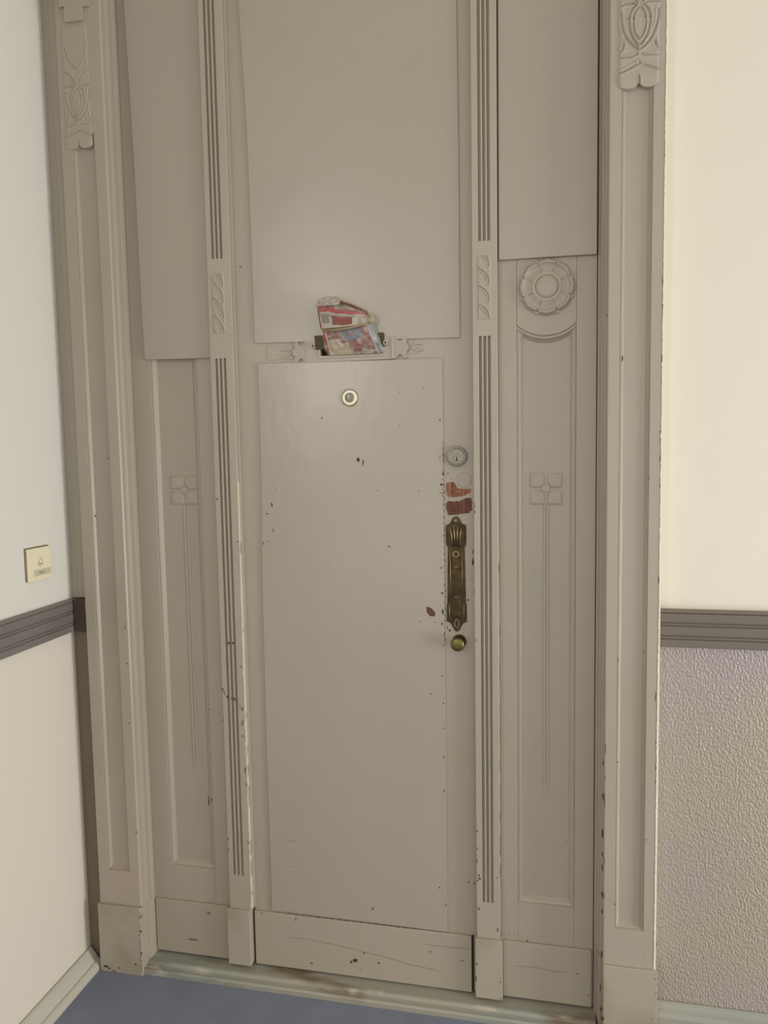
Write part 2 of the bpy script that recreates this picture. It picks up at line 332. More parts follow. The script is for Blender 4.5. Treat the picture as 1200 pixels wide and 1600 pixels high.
CH_RP = [(0.1422, 0.1427, 0.0019, 0.0136, 0), (0.1441, 0.0885, 0.0038, 0.0076, 0), (0.1473, 0.0634, 0.0054, 0.0068, 0), (0.2645, 0.0812, 0.0012, 0.002, 0), (0.2739, 0.1497, 0.001, 0.0025, 0), (0.2723, 0.1862, 0.0009, 0.0033, 0)]
CH_LP = [(-1.24, 0.0149, 0.0093, 0.004, 0), (-1.2279, 0.0106, 0.0052, 0.0029, 0), (-1.1968, 0.0158, 0.0031, 0.0024, 0), (-1.2138, 0.0047, 0.0062, 0.0016, 0), (-1.1429, 0.0339, 0.0035, 0.003, 0), (-1.1206, 0.1355, 0.002, 0.0049, 0), (-1.1187, 0.1818, 0.0016, 0.0077, 0), (-1.123, 0.0695, 0.0016, 0.0078, 0), (-1.1189, 0.2105, 0.003, 0.0019, 0)]
CH_LB = [(-1.2336, 2.3719, 0.0025, 0.0025, 0), (-1.1295, 0.9149, 0.0039, 0.0011, 0), (-1.133, 0.7444, 0.002, 0.0018, 0), (-1.1585, 1.4847, 0.0049, 0.0011, 0), (-1.1261, 0.4276, 0.0012, 0.0047, 0), (-1.1321, 1.018, 0.001, 0.0054, 0), (-1.206, 1.3279, 0.0034, 0.0026, 0)]
CH_RK = [(-0.0384, 0.1971, 0.0025, 0.0022, 0), (0.1174, 0.0672, 0.0016, 0.0022, 0), (0.0896, 0.1218, 0.0057, 0.0009, 0)]
CH_LK = [(-0.9458, 0.1657, 0.005, 0.0034, 0), (-0.9976, 0.0789, 0.0162, 0.0029, 0)]
CH_RS = [(-0.0622, 0.2076, 0.001, 0.0018, 0), (0.0602, 1.6676, 0.0007, 0.0023, 0), (0.0612, 0.4762, 0.001, 0.0017, 0), (-0.087, 0.2081, 0.0012, 0.0027, 0)]
CH_LS = [(-0.9229, 0.7721, 0.002, 0.0019, 0), (-0.9356, 0.5002, 0.0016, 0.0191, 0), (-0.9256, 0.5048, 0.0016, 0.0038, 0)]
SCAR_A = [(-0.243, 1.4048), (-0.2383, 1.4103), (-0.2216, 1.4102), (-0.217, 1.4028), (-0.2125, 1.3944), (-0.1978, 1.3925), (-0.1803, 1.3924), (-0.1785, 1.3822), (-0.1979, 1.374), (-0.209, 1.3713), (-0.2387, 1.3714), (-0.2451, 1.3826)]
SCAR_B = [(-0.2435, 1.3547), (-0.2369, 1.3612), (-0.2184, 1.3602), (-0.2054, 1.362), (-0.1906, 1.3694), (-0.1777, 1.3693), (-0.1751, 1.3527), (-0.1761, 1.3379), (-0.1835, 1.3296), (-0.2057, 1.3277), (-0.2187, 1.3249), (-0.2373, 1.3249), (-0.2427, 1.338)]
LEAF_SCAR = [(-0.2959, 1.086), (-0.2824, 1.0804), (-0.2736, 1.0703), (-0.2737, 1.0594), (-0.2872, 1.0599), (-0.2961, 1.071)]
CRACK_KICK = [(-0.7046, 0.1248), (-0.6289, 0.1249), (-0.5545, 0.1174), (-0.4848, 0.1095), (-0.4268, 0.1022), (-0.3553, 0.0894), (-0.2672, 0.0811)]
CRACK_KICK2 = [(-0.3225, 0.1537), (-0.249, 0.1531), (-0.1886, 0.1555)]
CRACK_RK = [(-0.0752, 0.1225), (-0.0119, 0.1257), (0.0293, 0.1206), (0.062, 0.1233)]
CRACK_LN = [(-0.8749, 0.8449), (-0.8623, 0.8237), (-0.8362, 0.8105), (-0.8251, 0.802), (-0.8143, 0.7881)]
CURL = [(-0.7018, 0.4077), (-0.6878, 0.4086), (-0.671, 0.4062)]
NAILS_UP = [(-0.744, 2.2283), (-0.7461, 2.1668), (-0.7492, 2.0756), (-0.7472, 1.9767), (-0.748, 1.8988), (-0.2129, 1.9943), (-0.2141, 1.8708), (-0.7385, 1.8048), (-0.2165, 1.7842), (-0.7565, 2.6323)]
NAILS_LOW = [(-0.7409, 0.5284), (-0.7398, 0.4426), (-0.7392, 0.216), (-0.7331, 1.5831), (-0.5625, 0.2046), (-0.3988, 0.1983), (-0.333, 0.1972), (-0.2484, 1.6835), (-0.6641, 1.7177)]

# ================================================================ THE ROOM
fl = box('floor', -3.2, 3.4, -5.2, 0.25, -0.06, 0.0, M_FLOOR, bevel=0)
tag(fl, 'blue-grey linoleum floor in front of the painted threshold', 'floor', 'structure')
ce = box('ceiling', -3.2, 3.4, -5.2, 0.25, 3.35, 3.45, M_WALL_UP, bevel=0)
tag(ce, 'white plaster ceiling above the entrance', 'ceiling', 'structure')

wl = box('wall_left', -1.46, -1.31, -1.95, 0.2, 1.06, 3.35, M_WALL_LEFT, bevel=0)
tag(wl, 'smooth white side wall with the doorbell switch, left of the door', 'wall', 'structure')
o = box('lower_plaster', -1.46, -1.309, -1.95, 0.2, 0.0, 1.06, M_DADO_LEFT, wl, bevel=0)
o['label'] = 'warm grey smooth plaster below the slate rail'

wr = box('wall_right', 0.271, 3.2, -0.03, 0.2, 1.06, 3.35, M_WALL_UP, bevel=0)
tag(wr, 'cream wall right of the door, smooth above the rail and pebbled below', 'wall', 'structure')
o = box('stucco_dado', 0.271, 3.2, -0.032, 0.2, 0.0, 1.06, M_STUCCO, wr, bevel=0)
o['label'] = 'pebbled grey stucco below the dark rail'
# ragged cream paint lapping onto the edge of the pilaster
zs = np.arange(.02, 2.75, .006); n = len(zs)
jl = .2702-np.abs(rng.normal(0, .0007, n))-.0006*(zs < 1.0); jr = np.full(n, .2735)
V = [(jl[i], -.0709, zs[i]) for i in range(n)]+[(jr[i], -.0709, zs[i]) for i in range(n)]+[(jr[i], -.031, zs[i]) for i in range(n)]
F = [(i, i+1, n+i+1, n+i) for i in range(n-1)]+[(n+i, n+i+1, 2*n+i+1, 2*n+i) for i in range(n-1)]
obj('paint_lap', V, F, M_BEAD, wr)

hd = box('wall_back', -1.31, 0.271, 0.02, 0.2, 2.98, 3.35, M_WALL_UP, bevel=0)
tag(hd, 'cream wall strip above the door surround', 'wall', 'structure')

# dado rails -------------------------------------------------------
def rail_prof(z0, z1, yw, t, ax):
    h = z1-z0
    pr = [(0, 0), (0, .010), (.010*h/.09, t*.8), (.03*h/.09, t)]
    q = []
    def A(f, d): q.append((f, d))
    A(0, 0); A(0, t*.85); A(.02, t); A(.20, t)
    A(.215, t-.0035); A(.235, t-.0035); A(.245, t*.97); A(.285, t*.97); A(.30, t-.0035); A(.32, t-.0035); A(.33, t)
    A(.555, t); A(.57, t-.0035); A(.59, t-.0035); A(.60, t*.97); A(.635, t*.97); A(.65, t-.0035); A(.67, t-.0035); A(.68, t)
    A(.90, t); A(.915, t-.003); A(.93, t-.003); A(.94, t+.001); A(1.0, t-.001); A(1.0, 0)
    return [(yw-d if ax == 'x' else yw+d, z0+f*h) for f, d in q]
r = extrude('trim_10', rail_prof(1.011, 1.102, -.031, .016, 'x'), 'x', .2712, 3.2, M_RAIL, bevel=.0005)
tag(r, 'dark grey grooved dado rail on the wall right of the door', 'dado rail', 'structure')
r = extrude('trim_9', rail_prof(.999, 1.091, -1.3095, .016, 'y'), 'y', -1.95, -.0465, M_RAIL_L, bevel=.0005)
tag(r, 'slate grey grooved dado rail below the doorbell switch', 'dado rail', 'structure')
o = box('rail_return', -1.292, -1.2545, -.068, -.046, .999, 1.092, M_RAIL_END, r, bevel=.002)
o['label'] = 'dark brown end piece of the rail'

# baseboards -------------------------------------------------------
bp = [(-1.31, 0), (-1.31, .047), (-1.303, .050), (-1.298, .046), (-1.282, .024), (-1.279, .0195), (-1.274, .020), (-1.266, .014), (-1.2625, .009), (-1.262, 0)]
r = extrude('baseboard_left', bp, 'y', -1.95, -.052, M_BASE, bevel=.0006)
tag(r, 'pale grey sloped baseboard along the left side wall', 'baseboard', 'structure')
bp = [(-.032, 0), (-.032, .100), (-.036, .102), (-.043, .098), (-.046, .088), (-.0465, .083), (-.051, .081), (-.055, .070), (-.056, .012), (-.056, 0)]
r = extrude('baseboard_right', bp, 'x', .2765, 3.2, M_BASE_R, bevel=.0006)
tag(r, 'pale grey baseboard at the foot of the stucco wall', 'baseboard', 'structure')

# threshold --------------------------------------------------------
tp = [(.05, 0), (-.0705, 0), (-.0705, .013), (-.067, .0175), (-.058, .0185), (-.052, .020), (-.047, .0255), (-.043, .027), (.05, .0275)]
r = extrude('trim_7', tp, 'x', -1.1225, .1345, M_THR, bevel=.0008)
tag(r, 'worn grey-green wooden threshold with stepped nosing under the door', 'threshold', 'structure')

# corner strip between side wall and left pilaster -----------------
r = box('trim_8', -1.31, -1.2535, -.045, .05, 1.092, 2.98, M_PAINT, bevel=.0008)
tag(r, 'narrow taupe strip between left side wall and broad left pilaster', 'trim strip', 'structure')
o = box('fillet', -1.284, -1.2585, -.052, -.045, 1.094, 2.98, M_PAINT, r, bevel=.003)
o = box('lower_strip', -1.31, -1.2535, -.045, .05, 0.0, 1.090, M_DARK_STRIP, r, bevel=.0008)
o['label'] = 'brown-grey lower part below the rail'

# ================================================================ BROAD PILASTERS
def broad(nm, x0, x1, rx0, rx1, rz0, label, side):
    root = empty(nm)
    tag(root, label, 'pilaster', 'structure')
    zt = 2.34
    BR = [(0, 0), (.0010, .003), (.0035, .0018), (.0050, .0050), (.0062, .0050), (.0095, .0100), (.0105, .0105)]
    xs = sorted(set([x0, x0+.0012, x1-.0012, x1]+rec_lines(rx0, rx1, BR)))
    zs = sorted(set([.204, .205, 2.98]+rec_lines(rz0, zt, BR)+list(np.linspace(rz0+.03, zt-.03, 60))))
    xs, zs = np.array(xs), np.array(zs)
    X, Z = np.meshgrid(xs, zs)
    d = np.minimum(np.minimum(X-rx0, rx1-X), np.minimum(Z-rz0, zt-Z))
    Y = -.07+np.where(d > 0, rec_depth(d, BR), 0)
    edge = np.minimum(X-x0, x1-X); Y = Y+np.where(edge < .0006, .0011, 0)
    Y += rng.normal(0, .00008, Y.shape)
    hf('shaft', xs, zs, Y, M_PAINT, root, yback=.02)
    return root

LB = broad('trim_1', -1.2525, -1.1235, -1.2215, -1.1535, .306,
           'broad taupe pilaster beside the left side wall with sunk channel and carved head', -1)
RB = broad('trim_2', .1500, .2710, .1755, .2445, .300,
           'broad taupe pilaster beside the cream wall with sunk channel and palmette', 1)
# stepped moulding between pilaster and side panel
pl_ = [(-1.1235, -.0695), (-1.1210, -.066), (-1.1205, -.054), (-1.1250, -.0515), (-1.1235, -.0485), (-1.1185, -.044), (-1.1175, -.031), (-1.1240, -.0275), (-1.1225, -.0245),
       (-1.1175, -.0215), (-1.1155, -.010), (-1.1165, -.004), (-1.1165, .02), (-1.1300, .02), (-1.1300, -.0695)]
extrude('edge_moulding', pl_, 'z', .2035, 2.98, M_PAINT, LB, bevel=.0006)
pr_ = [(.1500, -.0695), (.1478, -.066), (.1468, -.056), (.1482, -.053), (.1455, -.049), (.1425, -.045), (.1415, -.034), (.1428, -.031), (.1390, -.027),
       (.1365, -.020), (.1345, -.012), (.1345, -.008), (.1310, -.005), (.1310, .02), (.1550, .02), (.1550, -.0695)]
extrude('edge_moulding', pr_, 'z', .2065, 2.98, M_PAINT, RB, bevel=.0006)
# plinths
pp = [(-1.2565, .02), (-1.2565, -.078), (-1.1245, -.078), (-1.1225, -.076), (-1.1215, -.040), (-1.1240, -.037), (-1.1175, -.034), (-1.1160, -.006), (-1.1160, .02)]
extrude('plinth', pp, 'z', 0.0, .2045, M_PLINTH, LB, bevel=.0014)
pp = [(.2765, .02), (.2765, -.078), (.1500, -.078), (.1480, -.075), (.1425, -.047), (.1400, -.045), (.1330, -.010), (.1310, -.006), (.1310, .02)]
extrude('plinth', pp, 'z', 0.0, .2055, M_PLINTH, RB, bevel=.0014)

def palmette(nm, xc, hw, z0, z1, amp, parent, base, material=M_RELIEF):
    """tulip-shaped carving hanging over the channel: lobed foot, crossed leaves, ribbed bud, repeated upward"""
    xs = np.linspace(-1, 1, 56); zs = np.linspace(z0, z1, int((z1-z0)/.0016))
    U_, Zz = np.meshgrid(xs, zs)
    w_ = Zz-z0
    X = U_*hw; s = hw/.044
    g = []
    M2 = lambda pts: [pts, [(-a, b) for a, b in pts]]
    for q in M2([(.000, .053*s), (.018*s, .045*s), (.044*s, .034*s)]): g.append((q, .0022, 1.0))
    for q in M2([(.004*s, .073*s), (.02*s, .068*s), (.044*s, .069*s)]): g.append((q, .0018, .8))
    for q in M2(curve((.002*s, .083*s), (.040*s, .105*s), (.040*s, .165*s))): g.append((q, .0020, 1.0))
    for q in M2(curve((.003*s, .092*s), (.024*s, .115*s), (.0225*s, .150*s))): g.append((q, .0016, .9))
    for q in M2(curve((.0225*s, .150*s), (.021*s, .170*s), (.008*s, .176*s))): g.append((q, .0018, .9))
    for q in M2(curve((.001*s, .105*s), (.015*s, .118*s), (.0125*s, .150*s))): g.append((q, .0014, .8))
    for q in M2(curve((.0125*s, .150*s), (.011*s, .163*s), (.002*s, .172*s))): g.append((q, .0014, .7))
    for q in M2(curve((.034*s, .098*s), (.034*s, .083*s), (.044*s, .080*s))): g.append((q, .0020, 1.0))
    for q in M2(curve((.008*s, .178*s), (.016*s, .186*s), (.040*s, .180*s))): g.append((q, .0018, 1.0))
    for q in M2(curve((.006*s, .182*s), (.012*s, .215*s), (.040*s, .225*s))): g.append((q, .0018, 1.0))
    for q in M2(curve((.004*s, .235*s), (.030*s, .255*s), (.036*s, .300*s))): g.append((q, .0018, 1.0))
    g.append(([(0, .000), (0, .020*s)], .0018, 1.2))
    H = np.full(X.shape, 1.0)
    H += .35*np.cos(np.clip((w_-.02*s)/(.03*s), -1, 1)*PI)*.5
    H += .4*np.exp(-(np.hypot(X/(.013*s), (w_-.137*s)/(.03*s)))**2)
    for q, sg, a in g:
        d = polydist(X, w_, q); H -= a*.75*np.exp(-(d/(sg*s))**2)
        H += .25*np.exp(-((d-2.4*sg*s)/(sg*s))**2)
    H -= .45*sstep(.86, 1.0, np.abs(U_))
    Y = base-amp*np.clip(H, -.1, 1.8)
    # lobed foot
    foot = .010*s*(1-np.sqrt(np.clip(1-((np.abs(xs)-.5)/.5)**2, 0, 1)))+.004*s*np.exp(-(xs/.14)**2)
    ZZ = Zz+np.broadcast_to(foot, Zz.shape)*np.clip(1-w_/(.04*s), 0, 1)
    ZZ[0] = z0+foot
    return hf(nm, (xc+X), ZZ, Y, material, parent, yback=-.055, smooth=False)
palmette('palmette', .2120, .0440, 2.297, 2.70, .0045, RB, -.0695)
palmette('palmette', -1.1990, .0385, 2.304, 2.612, .0028, LB, -.0695)
# plain stepped block above the left carving
ky = [(-1.2355, 2.98), (-1.2355, 2.662), (-1.2220, 2.662), (-1.2220, 2.622), (-1.1690, 2.622), (-1.1690, 2.654), (-1.1500, 2.654), (-1.1500, 2.98)]
prism('stepped_block', ky, -.0765, -.06, M_PAINT, LB, .001)
box('head_moulding', -1.252, -1.150, -.083, -.06, 2.692, 2.98, M_PAINT, LB, .002)

# ================================================================ NARROW FLUTED PILASTERS
def narrow(nm, x0, x1, gx, zl, zu, zo, label, plx, yf=-.022, mirror=1, coved=False):
    root = empty(nm); tag(root, label, 'pilaster', 'structure')
    gw = .0036
    xs = sorted(set([x0, x0+.0008, x1-.0014, x1]+[g+k*gw/4 for g in gx for k in (-4, -3.4, -2.2, -.8, .8, 2.2, 3.4, 4)]))
    zs = sorted(set([.2025, 2.98, zl[0], zl[0]+.002, zl[1]-.002, zl[1], zu, zu+.002]+list(np.linspace(.21, 2.97, 150))))
    xs, zs = np.array(xs), np.array(zs)
    X, Z = np.meshgrid(xs, zs)
    d = np.zeros(X.shape)
    for g in gx:
        t = np.clip(1-((X-g)/gw)**2, 0, 1); d = np.maximum(d, .0085*np.sqrt(t))
    on = ((Z > zl[0]+.001) & (Z < zl[1]-.001)) | (Z > zu+.001)
    Y = yf+d*on
    Y += np.where((X < x0+.0004) | (X > x1-.0004), .0010, 0)
    Y += rng.normal(0, .00010, Y.shape)*(Z < 1.6)
    X2 = X+np.where(X > x1-.0004, rng.normal(0, .0005, X.shape)*(Z < 1.25), 0)
    hf('shaft', X2, Z*1.0, Y, M_PAINT, root, yback=.02)
    # carved field : slanting leaves inside a sunk rectangle
    ox0, ox1 = gx[0]-.0055, gx[2]+.0055
    us = np.linspace(ox0, ox1, 30); ws = np.linspace(zo[0], zo[1], 110)
    A, B = np.meshgrid(us, ws); xc = (ox0+ox1)/2; hw = (ox1-ox0)/2
    H = np.ones(A.shape)*.9
    zz = B-zo[0]; h = zo[1]-zo[0]
    for c0 in (-.25, .02, .31, .58, .85):
        zc = c0*h
        if mirror > 0: q = curve((-hw*.9, zc+.046), (hw*.75, zc+.020), (hw*.72, zc-.010), 9)
        else: q = curve((-hw*.9, zc+.034), (hw*.75, zc+.022), (hw*.55, zc-.004), 9)
        dd = polydist(A-xc, zz, q)
        H -= .9*np.exp(-(dd/.0011)**2); H += .5*np.exp(-((dd-.0035)/.002)**2)
        q2 = [(a_*.8-.001, b_-.010) for a_, b_ in q]; H -= .4*np.exp(-(polydist(A-xc, zz, q2)/.0009)**2)
    H += .15*np.sin(A*900+B*350)
    rim = np.minimum(np.minimum(A-ox0, ox1-A), np.minimum(B-zo[0], zo[1]-B))
    H -= .7*(1-sstep(.0, .0022, rim))
    hf('carved_leaf_field', us, ws, yf+.0004-.0022*np.clip(H, 0, 1.6), M_RELIEF, root, yback=yf+.006)
    V, F = boxVF(plx[0], plx[1], -.030, .02, .0375, .2025)
    obj('plinth', V, F, M_PLINTH, root, bevel=.0014)
    return root
LN = narrow('trim_3', -.8710, -.8050, (-.8535, -.8415, -.8295), (.300, 1.747), 2.006, (1.813, 1.968),
            'narrow fluted pilaster between the left side panel and the door', (-.8775, -.8095))
RN = narrow('trim_4', -.1695, -.1080, (-.1505, -.1395, -.1285), (.300, 1.772), 2.001, (1.811, 1.966),
            'narrow fluted pilaster between the door lock and the right side panel', (-.1735, -.1025), mirror=-1)
box('cove', -.8060, -.8015, -.012, .02, .2035, 2.98, M_PAINT, LN, .001)

# ================================================================ SIDE PANELS
def four_petal(nm, xc, zc, hs, y, parent):
    n = 49; a = np.linspace(-1, 1, n); A, B = np.meshgrid(a, a)
    r = np.hypot(A, B); mn = np.minimum(np.abs(A), np.abs(B)); mxx = np.maximum(np.abs(A), np.abs(B))
    H = .9*sstep(.02, .16, mn)*(1-.75*sstep(.88, 1.0, mxx))
    H *= .75+.35*np.sin(np.clip(mn/(mxx+1e-6), 0, 1)*PI*.5)
    notch = sstep(.55, .95, mxx)*(1-sstep(.0, .22, mn)); H -= .5*notch
    H -= .6*np.exp(-((r-.30)/.05)**2)
    H = np.where(r < .24, .75+.25*np.cos(r/.24*PI/2), H)
    H += .10*np.cos((A+B)*9)*np.exp(-((A-B)/.5)**2)*(r > .3)
    return hf(nm, xc+hs*a, zc+hs*a, y-.0003-.0042*np.clip(H, 0, 1.2), M_RELIEF, parent, yback=y+.002, smooth=False)
def stem(nm, xc, z0, z1, y, parent):
    xs = np.array([-.0085, -.0078, -.0062, -.0045, -.0025, -.0009, 0, .0009, .0025, .0045, .0062, .0078, .0085])
    hh = np.array([.0001, .0012, .0024, .0027, .0023, .0010, .0002, .0010, .0023, .0027, .0024, .0012, .0001])
    zs = np.linspace(z0, z1, 30); k = np.ones(30); k[0] = .35; k[1] = .7
    return hf(nm, xc+xs, zs, y-np.outer(k, hh), M_RELIEF, parent, yback=y+.002)

def recess_panel(nm, x0, x1, z0, z1, parent, top_arc=None):
    xs = np.array(sorted(set(rec_lines(x0, x1)+list(np.linspace(x0+.02, x1-.02, 14)))))
    if top_arc is None:
        zs = np.array(sorted(set(rec_lines(z0, z1)+list(np.linspace(z0+.02, z1-.02, 40)))))
        X, Z = np.meshgrid(xs, zs); d = np.minimum(np.minimum(X-x0, x1-X), np.minimum(Z-z0, z1-Z))
        Y = rec_depth(d)
    else:
        top = top_arc(xs)
        offs = [0, .0012, .003, .0055, .008, .0105, .0118, .0132, .0150, .0165, .018]
        prof = lambda t: np.interp(t, [0, .0012, .003, .008, .0105, .0118, .0132, .0165, .018], [-.001, .0022, .0005, -.0002, .0045, .0065, .0058, .0100, .011])
        low = sorted(set([z0+p[0] for p in REC]+list(np.linspace(z0+.02, 1.70, 40))))
        rows = [np.full(xs.shape, v) for v in low]+[top-o_ for o_ in offs[::-1]]
        Z = np.stack(rows); X = np.broadcast_to(xs, Z.shape)
        d = np.minimum(np.minimum(X-x0, x1-X), Z-z0)
        t = top[None, :]-Z
        Y = np.minimum(rec_depth(d), prof(t))
    return hf(nm, X, Z, Y, M_PAINT, parent, yback=.03)

# left side panel
LS = empty('trim_5'); tag(LS, 'left fixed side panel with plain upper board, sunk panel and carved stem', 'side panel', 'structure')
box('stile', -1.1160, -1.0612, 0, .035, .0315, 2.97, M_PAINT, LS, .0007)
box('stile', -.9238, -.8715, 0, .035, .0315, 2.97, M_PAINT, LS, .0007)
box('bottom_rail', -1.0610, -.9240, .0002, .035, .0315, .2968, M_PAINT, LS, .0007)
recess_panel('sunk_panel', -1.0610, -.9240, .297, 1.80, LS)
four_petal('four_petal_flower', -.9785, 1.3925, .0405, .0110, LS)
stem('flower_stem', -.9765, .585, 1.351, .0110, LS)
prism('upper_board', [(-1.0890, 2.97), (-1.0880, 2.69), (-1.0785, 2.30), (-1.0745, 1.862), (-1.0715, 1.7545), (-.8735, 1.7510), (-.8735, 2.97)], -.0085, .0005, M_BOARD, LS, .001)
box('kick_board', -1.1135, -.8778, -.0065, .0005, .0335, .1935, M_KICK, LS, .0012)

# right side panel
RS = empty('trim_6'); tag(RS, 'right fixed side panel with round rosette, arched sunk panel and carved stem', 'side panel', 'structure')
AR = .105; XC = .0095
arc = lambda x: 1.7695+AR-np.sqrt(AR**2-(np.asarray(x)-XC)**2)
box('stile', -.1075, -.0622, 0, .035, .0315, 2.97, M_PAINT, RS, .0007)
box('stile', .0812, .1290, 0, .035, .0315, 2.97, M_PAINT, RS, .0007)
box('bottom_rail', -.0620, .0810, .0002, .035, .0315, .2968, M_PAINT, RS, .0007)
recess_panel('sunk_panel', -.0618, .0808, .297, None, RS, top_arc=arc)
ax = np.linspace(-.0618, .0808, 25)
poly = [(-.0618, 1.97)]+[(x, float(arc(x))) for x in ax]+[(.0808, 1.97)]
prism('arched_rail', poly, -.0008, .03, M_PAINT, RS, .0008)
four_petal('four_petal_flower', .0090, 1.3905, .0405, .0110, RS)
stem('flower_stem', .0092, .585, 1.350, .0110, RS)
prism('upper_board', [(-.1035, 2.97), (-.1050, 1.9555), (.1275, 1.9535), (.1260, 2.97)], -.0120, .0005, M_BOARD, RS, .0012)
box('kick_board', -.1020, .1245, -.0065, .0005, .0345, .1905, M_KICK, RS, .0012)
box('shadow_gap', .1255, .1312, .001, .03, .0, 2.97, M_BLACK, RS, 0)
# rosette
def rosette(xc, zc, y, parent):
    na = 192; rr = np.concatenate([np.linspace(.0005, .0255, 12), [.0268, .0280, .0292, .0305, .0320, .0335, .0350], np.linspace(.037, .0, 1)*0+.0368, np.linspace(.0395, .066, 13)])
    th = np.arange(na)*2*PI/na
    V, F = [], []
    for j, r in enumerate(rr):
        for k, t in enumerate(th):
            ph = ((t-PI/2)/(PI/4)+.5) % 1-.5             # -0.5..0.5 across one of eight petals
            edge = 1-abs(ph)*2
            R = .0630+.0022*max(0, math.cos(ph*PI))**.6+.0016*math.exp(-(ph/.07)**2)-.0025*math.exp(-((abs(ph)-.5)/.03)**2)
            q = r if r < .036 else .0368+(r-.0368)*(R-.0368)/(.066-.0368)
            if r < .026: h = .013+.0035*math.sqrt(max(0, 1-(r/.0275)**2))*2-.0035
            elif r < .0285: h = .0085
            elif r < .036: h = .0118
            else:
                s = (r-.0368)/(.066-.0368)
                h = float(np.interp(s, [0, .10, .22, .45, .60, .74, .88, 1], [.0080, .0108, .0084, .0066, .0080, .0132, .0138, .0084]))
                h -= .0062*math.exp(-((abs(ph)-.5)/.032)**2)*(.4+.6*s)
                h += .0004*math.cos(ph*PI*12)*(s > .25)*(s < .6)
            V.append((xc+q*math.cos(t), y-h, zc+q*math.sin(t)))
    nr = len(rr)
    for j in range(nr-1):
        for k in range(na): F.append((j*na+k, j*na+(k+1) % na, (j+1)*na+(k+1) % na, (j+1)*na+k))
    F.append(tuple(range(na)))
    n0 = len(V)
    for k in range(na): v = V[(nr-1)*na+k]; V.append((v[0], y, v[2]))
    for k in range(na): F.append(((nr-1)*na+k, (nr-1)*na+(k+1) % na, n0+(k+1) % na, n0+k))
    ro = obj('rosette', V, F, M_RELIEF, parent, smooth=True)
    # outer row of leaves, turned half a petal
    V, F = [], []
    R2 = []
    for t in th:
        ph = ((t-PI/2)/(PI/8)+.5) % 1-.5
        R2.append(.0655+.0035*math.cos(ph*PI)**.5+.0010*math.exp(-(ph/.1)**2))
    for s, h in ((1, 0), (1, .0030), (.975, .0048), (.90, .0052), (.80, .0058)):
        for k, t in enumerate(th): V.append((xc+R2[k]*s*math.cos(t), y-h, zc+R2[k]*s*math.sin(t)))
    for j in range(4):
        for k in range(na): F.append((j*na+k, j*na+(k+1) % na, (j+1)*na+(k+1) % na, (j+1)*na+k))
    F.append(tuple(range(4*na, 5*na)))
    obj('outer_leaf_ring', V, F, M_RELIEF, ro, smooth=False)
    return ro
rosette(.0105, 1.8850, -.0008, RS)

# ================================================================ DOOR LEAF
D = empty('door_1'); tag(D, 'tall taupe front door with plain cover boards, letter slot and old brass lock plate', 'door', 'structure')
# leaf slab with the letter hole cut through
ox0, ox1, oz0, oz1 = -.8045, -.1712, .0325, 2.97
hx0, hx1, hz0, hz1 = -.5665, -.4030, 1.7440, 1.7720
V = []
for (a, b, c, d_, y) in ((ox0, ox1, oz0, oz1, .04), (ox0, ox1, oz0, oz1, 0), (hx0, hx1, hz0, hz1, 0), (hx0, hx1, hz0, hz1, .04)):
    V += [(a, y, c), (b, y, c), (b, y, d_), (a, y, d_)]
F = []
for s in range(3):
    for k in range(4): F.append((s*4+k, s*4+(k+1) % 4, s*4+4+(k+1) % 4, s*4+4+k))
F += [(0+k, (k+1) % 4, 12+(k+1) % 4, 12+k) for k in range(4)]
obj('leaf', V, F, M_PAINT, D, bevel=.001)
box('bottom_edge_gap', -.1856, -.1795, -.0012, .0002, .0325, .1915, M_DARKGAP, D, 0)
box('dark_backing', -1.12, .131, .045, .06, .0, 2.97, M_DARKGAP, D, 0)  # dark slab added behind the joints so the gaps go dark
prism('upper_cover_board', [(-.7660, 2.97), (-.7665, 2.655), (-.7620, 2.540), (-.7560, 2.401), (-.7530, 2.268), (-.7510, 2.02), (-.7500, 1.7845), (-.2030, 1.7735), (-.2020, 2.20), (-.2045, 2.60), (-.2045, 2.97)],
      -.0055, .0004, M_BOARD, D, .001)
lowb = prism('lower_cover_board', [(-.7430, 1.7305), (-.7425, 1.60), (-.7445, 1.35), (-.7500, 1.15), (-.7520, .70), (-.7510, .1975), (-.2505, .1935), (-.2495, .70), (-.2480, 1.40), (-.2475, 1.7245)],
      -.0052, .0004, M_BRUSH, D, .001)
kb = box('kick_board', -.8035, -.1855, -.0080, .0004, .0325, .1915, M_KICK, D, .0014)

# letter plate
lp = empty('letter_plate'); lp.parent = D
def ringplate(nm, o4, i4, yf, yb, material, parent, bevel=.0008):
    V = []
    for (a, b, c, d_), y in ((o4, yb), (o4, yf), (i4, yf), (i4, yb)):
        V += [(a, y, c), (b, y, c), (b, y, d_), (a, y, d_)]
    F = [(s*4+k, s*4+(k+1) % 4, s*4+4+(k+1) % 4, s*4+4+k) for s in range(3) for k in range(4)]
    return obj(nm, V, F, material, parent, bevel=bevel)
ringplate('frame', (-.6080, -.3700, 1.7275, 1.7830), (-.5665, -.4030, 1.7425, 1.7740), -.0075, .0004, M_PAINT, lp)
ringplate('inner_lip', (-.5740, -.3960, 1.7355, 1.7765), (-.5665, -.4030, 1.7430, 1.7740), -.0098, -.0070, M_PAINT, lp, .001)
box('end_rib', -.3785, -.3700, -.0105, -.007, 1.7275, 1.7835, M_PAINT, lp, .001)
